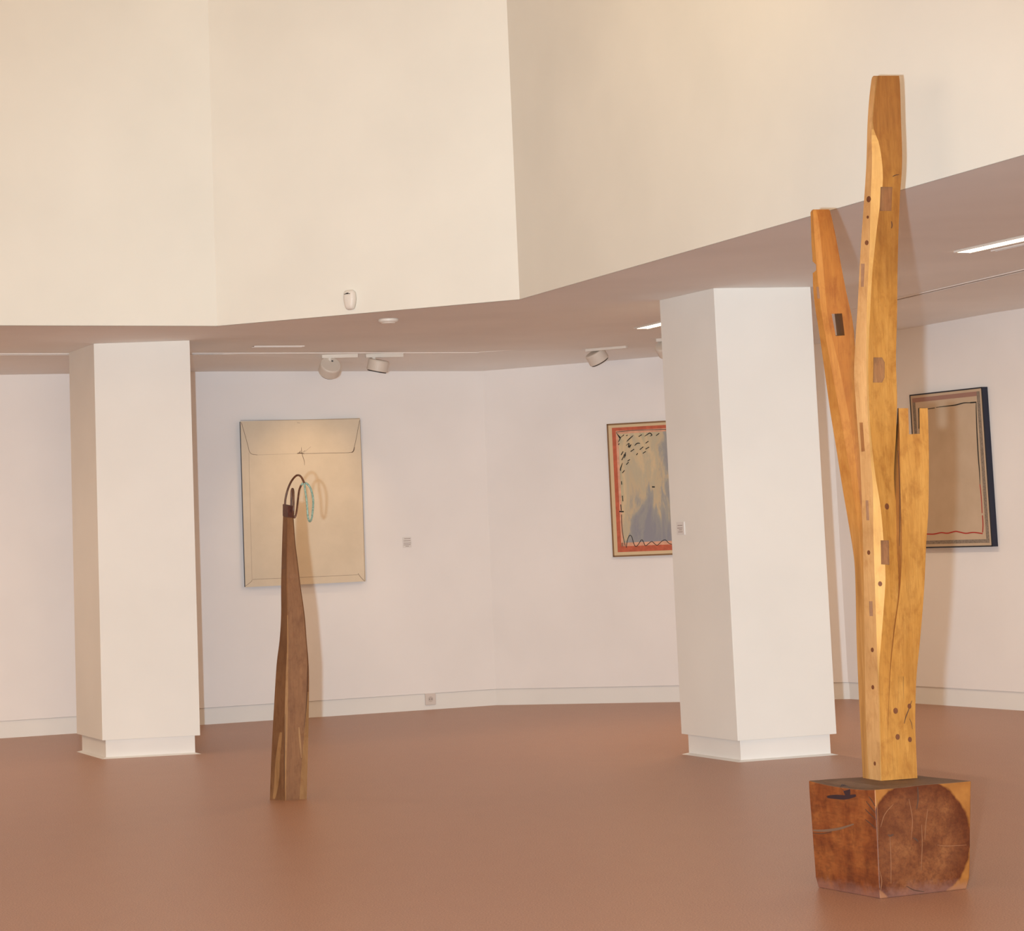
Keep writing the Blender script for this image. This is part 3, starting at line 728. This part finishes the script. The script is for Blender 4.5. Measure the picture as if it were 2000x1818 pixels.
def dk(pts, wd=1.0, sm=4, tp=True):
    bm = bmesh.new(); ribbon(bm, W, [k(*p) for p in pts], wd, E, 0, sm, tp); obj('ink_stroke', bm, M_INK, p2)
dk([(255, 255), (500, 235), (840, 225)], 1.0, 4, False)
dk([(255, 262), (275, 290), (300, 320), (290, 350), (278, 375)], 1.8); dk([(300, 325), (345, 285)], 1.3); dk([(275, 290), (297, 325)], 2.4)
for s_ in ([(375, 365), (410, 330), (450, 295)], [(512, 308), (550, 285)], [(580, 305), (610, 285), (642, 268), (664, 292), (640, 302)], [(712, 298), (748, 270)],
           [(280, 405), (290, 385)], [(368, 412), (402, 385), (395, 430), (425, 400), (405, 440)], [(465, 412), (495, 385), (530, 385)], [(592, 385), (625, 360)],
           [(525, 458), (565, 425)], [(590, 452), (632, 428)], [(420, 480), (460, 452)], [(485, 520), (502, 498)], [(560, 500), (595, 478)], [(310, 520), (335, 478)],
           [(318, 578), (365, 490)], [(345, 555), (362, 515), (340, 520)], [(385, 590), (412, 570)], [(370, 630), (397, 600)], [(325, 725), (350, 695)], [(327, 610), (304, 680), (308, 700)],
           [(370, 300), (385, 290)], [(330, 300), (340, 290)], [(315, 820), (318, 858)], [(326, 985), (332, 1050)], [(308, 1085), (313, 1155)], [(290, 1166), (342, 1168)],
           [(665, 884), (697, 885)]):
    dk(s_, 3.2 if s_[0][0] in (665, 290) else 2.0, 4, True)
dk([(316, 1200), (318, 1310), (335, 1450), (358, 1560)], 1.1, 4, False)
dk([(370, 1580), (385, 1490), (410, 1438), (435, 1460), (455, 1530), (480, 1568), (510, 1540), (545, 1490), (565, 1510), (590, 1558), (630, 1530), (665, 1510), (700, 1540), (730, 1550), (780, 1505), (820, 1492), (860, 1530), (905, 1545)], 1.2, 4, False)

# painting on the right wall
W = WR; O = WO + .055
s0, zt = sz(W, 1776.5, 773, O); s1, zt1 = sz(W, 1917.5, 753.5, O); s1b, zb = sz(W, 1939, 1067.5, O)
sa, sb, zc, za = s0, (s1 + s1b) / 2, (zt + zt1) / 2, zb
print('painting3', s0, s1, s1b, zt, zt1, zb)
p3 = root('painting', up(W.a + W.d * (sa + sb) / 2 + W.n * WO, za), 'beige canvas with black and red line rectangle, behind the tall forked sculpture', 'painting')
bm = bmesh.new(); slab(bm, W, za, zc, sa, sb, WO + .001, O - .002); obj('stretcher', bm, M_NAVY, p3, label='dark navy side of the canvas')
bm = bmesh.new(); ew = .010
for a4 in ((za, za + ew, sa, sb), (zc - ew, zc, sa, sb), (za, zc, sa, sa + ew), (za, zc, sb - ew, sb)): slab(bm, W, a4[0], a4[1], a4[2], a4[3], O - .002, O + .002)
obj('edge_strip', bm, M_BLACK, p3)
M_BEIGE = mat('beige_canvas', (.52, .38, .26), .85)
L(M_BEIGE, ramp(M_BEIGE, noise(M_BEIGE, 5, detail=5), [(.3, (.50, .37, .255)), (.7, (.56, .42, .30))]), base(M_BEIGE))
bm = bmesh.new(); slab(bm, W, za + ew, zc - ew, sa + ew, sb - ew, O - .002, O); obj('canvas', bm, M_BEIGE, p3)
M_B1 = mat('mauve_band', (.33, .18, .14), .85); M_B2 = mat('grey_band', (.24, .19, .15), .85)
L(M_B2, ramp(M_B2, noise(M_B2, 90), [(.3, (.17, .13, .10)), (.7, (.30, .24, .19))]), base(M_B2))
bm = bmesh.new(); e0 = .030; bw = .034
slab(bm, W, zc - e0 - bw, zc - e0, sa + e0, sb - e0, O, O + .001, 0)
slab(bm, W, za + e0, za + e0 + bw * .8, sa + e0, sb - e0, O, O + .001, 1)
slab(bm, W, za + e0, zc - e0 - bw, sa + e0, sa + e0 + bw, O, O + .0011, 1)
slab(bm, W, za + e0, zc - e0, sb - e0 - bw, sb - e0, O, O + .0012, 1)
obj('painted_bands', bm, [M_B1, M_B2], p3)
k = lambda x, y: (1740 + x / 4.785, 720 + y / 4.785); E = O + .0025
bm = bmesh.new()
ribbon(bm, W, [k(262, 560), k(262, 480), k(258, 372)], 1.4, E); ribbon(bm, W, [k(258, 370), k(320, 370), k(345, 376)], 1.6, E)
ribbon(bm, W, [k(345, 376), k(410, 366)], 1.4, E); ribbon(bm, W, [k(420, 362), k(500, 352), k(560, 345), k(610, 338), k(680, 320), k(740, 318), k(798, 313)], 2.2, E, 0, 4, True)
ribbon(bm, W, [k(796, 313), k(797, 400), k(804, 600), k(815, 800), k(828, 980), k(832, 1080)], 1.8, E, 0, 4, True)
ribbon(bm, W, [k(740, 318), k(798, 313)], 2.4, E)
obj('black_line', bm, M_INK, p3)
bm = bmesh.new()
ribbon(bm, W, [k(832, 1080), k(842, 1180), k(848, 1270), k(852, 1350)], 1.2, E); ribbon(bm, W, [k(855, 1370), k(860, 1460), k(856, 1530)], 1.6, E)
ribbon(bm, W, [k(150, 1545), k(340, 1545), k(400, 1545), k(470, 1532), k(530, 1537), k(600, 1520), k(640, 1526), k(700, 1538), k(770, 1530), k(856, 1540)], 2.2, E)
obj('red_line', bm, M_REDL, p3)

# ------------------------------------------------------------------ labels, socket, detectors
def wall_label(W, x0, y0, x1, y1, off, label, lines, th=.006):
    sA, zA = sz(W, x0, y0, off); sB, zB = sz(W, x1, y1, off); hz = abs(zA - zB)
    c = up(W.a + W.d * (sA + sB) / 2 + W.n * off, (zA + zB) / 2 - hz / 2)
    r = root('wall_label', c, label, 'label')
    bm = bmesh.new(); slab(bm, W, c.z, c.z + hz, sA, sB, off, off + th); obj('plate', bm, M_PLATE, r)
    bm = bmesh.new(); wd = sB - sA
    for (f0_, f1_, v) in lines:
        slab(bm, W, c.z + hz * v, c.z + hz * v + hz * .055, sA + wd * f0_, sA + wd * f1_, off + th, off + th + .0006)
    obj('text_lines', bm, M_TXT, r)
M_PLATE = mat('label_card', (.72, .68, .66), .5); M_TXT = mat('label_text', (.36, .29, .27), .8)
wall_label(WL, 786, 1049, 803.5, 1069, WO, 'small white label on the back wall right of the envelope painting', [(.18, .9, .82), (.12, .9, .62), (.1, .95, .40), (.1, .9, .24), (.3, .7, .10)])
WC = Wall(colR[0], colR[1])
wall_label(WC, 1323, 1019.5, 1338.5, 1044, 0.0, 'small label on the left face of the column beside the tall sculpture', [(.15, .8, .70), (.1, .8, .50), (.3, .75, .36), (.2, .8, .20)], th=.008)

c = WL.hit(840, 1377, 0)
r = root('power_socket', up(c, c.z), 'white wall socket set in the skirting of the back wall', 'socket')
s_, z_ = sz(WL, 840, 1365, 0); bm = bmesh.new(); slab(bm, WL, z_ - .048, z_ + .048, s_ - .046, s_ + .046, 0, .018); obj('faceplate', bm, mat('socket_plastic', (.66, .58, .54), .5), r, bevel=.003)
pc = up(WL.a + WL.d * s_, z_)
bm = bmesh.new(); lathe(bm, [(.0215, .0175), (.0225, .0205), (.0185, .0205), (.0175, .0185)], pc, WL.n, 28, cap=False)
lathe(bm, [(.018, .0178), (.018, .0186)], pc, WL.n, 28); obj('socket_ring', bm, [mat('socket_ring_plastic', (.55, .47, .43), .5)], r, smooth=False)  # ring slightly darker than the faceplate
bm = bmesh.new()
for dx in (-.0095, .0095): lathe(bm, [(.0035, .018), (.0035, .0205)], pc + WL.d * dx, WL.n, 10)
obj('contact_hole', bm, M_DK, r)

WU = Wall(S1, S2)
def on_wu(s, z, o): return up(WU.a + WU.d * s + WU.n * o, z)
s0_, z0_ = sz(WU, 672, 567, .02); s1_, z1_ = sz(WU, 695, 604.5, .02)
r = root('motion_detector', on_wu((s0_ + s1_) / 2, z1_, 0), 'small white motion detector high on the upper wall', 'motion detector')
hw = (s1_ - s0_) / 2; hh = (z0_ - z1_) / 2; cs, cz = (s0_ + s1_) / 2, (z0_ + z1_) / 2
bm = bmesh.new(); rings_ = []
for o_, kx in ((0, .94), (.02, 1.0), (.035, .96), (.045, .80), (.05, .5)):
    ring = []
    for i in range(40):
        t = 2 * math.pi * i / 40; ct_, st_ = math.cos(t), math.sin(t)
        x = (abs(ct_) ** .5) * (1 if ct_ > 0 else -1) * hw * kx; z = (abs(st_) ** .5) * (1 if st_ > 0 else -1) * hh * kx
        if z < 0: x *= 1 + .28 * z / hh
        ring.append(bm.verts.new(on_wu(cs + x, cz + z, o_)))
    rings_.append(ring)
for A_, B_ in zip(rings_, rings_[1:]):
    for i in range(40): bm.faces.new([A_[i], A_[(i + 1) % 40], B_[(i + 1) % 40], B_[i]])
bm.faces.new(rings_[0]); bm.faces.new(rings_[-1])
obj('housing', bm, M_WHITE, r, smooth=True)
bm = bmesh.new()
for f_, h_ in ((-.5, .003), (-.22, .006), (.02, .007), (.3, .003)): slab(bm, WU, cz + hh * .55, cz + hh * .55 + h_ * 1.3, cs + hw * f_ - hw * .1, cs + hw * f_ + hw * .12, .044, .052)
obj('sensor_slits', bm, M_DK, r)
bm = bmesh.new(); slab(bm, WU, cz - hh * .02, cz + hh * .10, cs + hw * .62, cs + hw * .74, .040, .047); obj('indicator', bm, mat('indicator_white', (.9, .86, .8), .3), r)

p = at_z(758.5, 623, GZ)
r = root('smoke_detector', (p.x, p.y, GZ - .035), 'round white smoke detector on the soffit below the upper wall', 'smoke detector')
bm = bmesh.new(); lathe(bm, [(.066, 0), (.069, -.004), (.068, -.016), (.058, -.024)], (p.x, p.y, GZ - .0005), (0, 0, 1), 40); obj('base_ring', bm, M_WHITE, r, smooth=False)
bm = bmesh.new(); lathe(bm, [(.05, -.024), (.045, -.031), (.02, -.034)], (p.x, p.y, GZ), (0, 0, 1), 32); obj('sensor_cap', bm, M_WHITE, r)

# ------------------------------------------------------------------ track spotlights
def track_spot(xbar0, xbar1, ybar, xs, xh, yh, aim, label, R=.086, H=.085, lit=None):
    a = at_z(xbar0, ybar, GZ - .008); b = at_z(xbar1, ybar + (-.02 * (xbar1 - xbar0) if xbar0 < 900 else -.09 * (xbar1 - xbar0)), GZ - .008)
    b = Vector((b.x, b.y if abs(b.y - a.y) < 2 else a.y, a.z))
    s = at_y(xs, ybar, a.y)
    r = root('track_spotlight', (s.x, s.y, GZ - .20), label, 'spotlight', 'track spotlights on the lower ceiling')
    d = (b - a).normalized(); n = Vector((-d.y, d.x, 0)); bm = bmesh.new()
    box(bm, Vector((a.x, a.y, GZ - .036)) - n * .018, (b - a), n * .036, (0, 0, .0355)); obj('track_adapter', bm, M_WHITE, r, bevel=.002)
    h = at_y(xh, yh, a.y); ax = Vector(aim).normalized()
    bm = bmesh.new(); lathe(bm, [(.016, 0), (.016, -.055)], (s.x, s.y, GZ - .036), (0, 0, 1), 16)
    jt = Vector((s.x, s.y, GZ - .075)); box(bm, jt + Vector((-.020, -.012, -.02)), (.04, 0, 0), (0, .024, 0), (0, 0, .03))
    obj('stem', bm, M_WHITE, r)
    bm = bmesh.new(); lathe(bm, [(.008, 0), (.008, -.012)], jt + Vector((.02, -.016, .012)), (0, -1, 0), 10); obj('screw_knob', bm, M_DK, r)
    bm = bmesh.new(); prof = [(R * .90, -H / 2 - .006), (R * .97, -H / 2), (R, -H / 2 + .008), (R, H / 2 - .004), (R * .96, H / 2)]
    lathe(bm, prof, h, ax, 40)
    hd = obj('lamp_head', bm, M_LAMPW, r, bevel=.002)
    bm = bmesh.new(); lathe(bm, [(R * .90, H / 2 + .0), (R * .90, H / 2 + .008)], h, ax, 36); obj('lens_ring', bm, M_DK, hd)
    if lit:
        lo = light('spotlight_beam', 'SPOT', h + ax * (H / 2 + .03), lit[0], (1, .70, .38), lit[1], spot_size=math.radians(lit[2]), spot_blend=1.0, shadow_soft_size=.04)
        lo.parent = r; lo.location = Vector(lo.location) - Vector(r.location)
    return r
pc1 = WL.hit(600, 980, WO)
track_spot(628, 698, 693, 644, 644, 719, (-.30, .75, -.62), 'leftmost track spotlight, its round white head seen from behind', lit=(26, pc1, 62))
track_spot(714, 787, 692, 730, 738, 714, (-.22, .10, -.95), 'second track spotlight from the left, head tilted down showing a dark lens rim')
track_spot(1145, 1224, 680.5, 1164, 1166, 697, (.45, .25, -.85), 'track spotlight right of the ceiling corner, before the red-bordered painting')
track_spot(1283, 1345, 661, 1297, 1302, 680, (.4, .5, -.7), 'track spotlight almost hidden behind the right-hand column, only its adapter showing')

# ------------------------------------------------------------------ linear ceiling lights
LIN = 15.5
def linear_light(x0, y0, x1, y1, length, wd, label, k=1):
    a = at_z(x0, y0, GZ); b = at_z(x1, y1, GZ); d = (b - a).normalized(); n = Vector((-d.y, d.x, 0)); e = a + d * length
    r = root('linear_ceiling_light', ((a + e) / 2 + Vector((0, 0, -.012))), label, 'ceiling light', 'linear lights recessed in the lower ceiling')
    bm = bmesh.new()
    for kk in (-1, 1): box(bm, a + n * (kk * wd / 2 - .004) - Vector((0, 0, .012)), d * length, n * .008, (0, 0, .0115))
    obj('casing', bm, M_WHITE, r)
    bm = bmesh.new(); box(bm, a - n * (wd / 2 - .005) - Vector((0, 0, .009)), d * length, n * (wd - .010), (0, 0, .007)); obj('diffuser', bm, M_EMIT, r)
    c_ = (a + e) / 2 - Vector((0, 0, .015))
    lo = light('linear_light_beam', 'AREA', c_, LIN * length * k, (1, .76, .50), shape='RECTANGLE', size=length, size_y=wd * .8)
    lo.rotation_euler = (0, 0, math.atan2(d.y, d.x))
    return r
linear_light(-420, 668, -520, 672, 2.6, .105, 'added unseen linear ceiling light warming the left side of the room', 1.15)  # added lamp out of view, warms the left part under the lower ceiling
linear_light(1879, 490, 2000, 463, 3.0, .105, 'long glowing linear light in the ceiling at the right edge', .25)
linear_light(1252, 639.5, 1294, 629.5, 1.5, .11, 'short glowing strip light in the ceiling beside the right-hand column', 1.3)
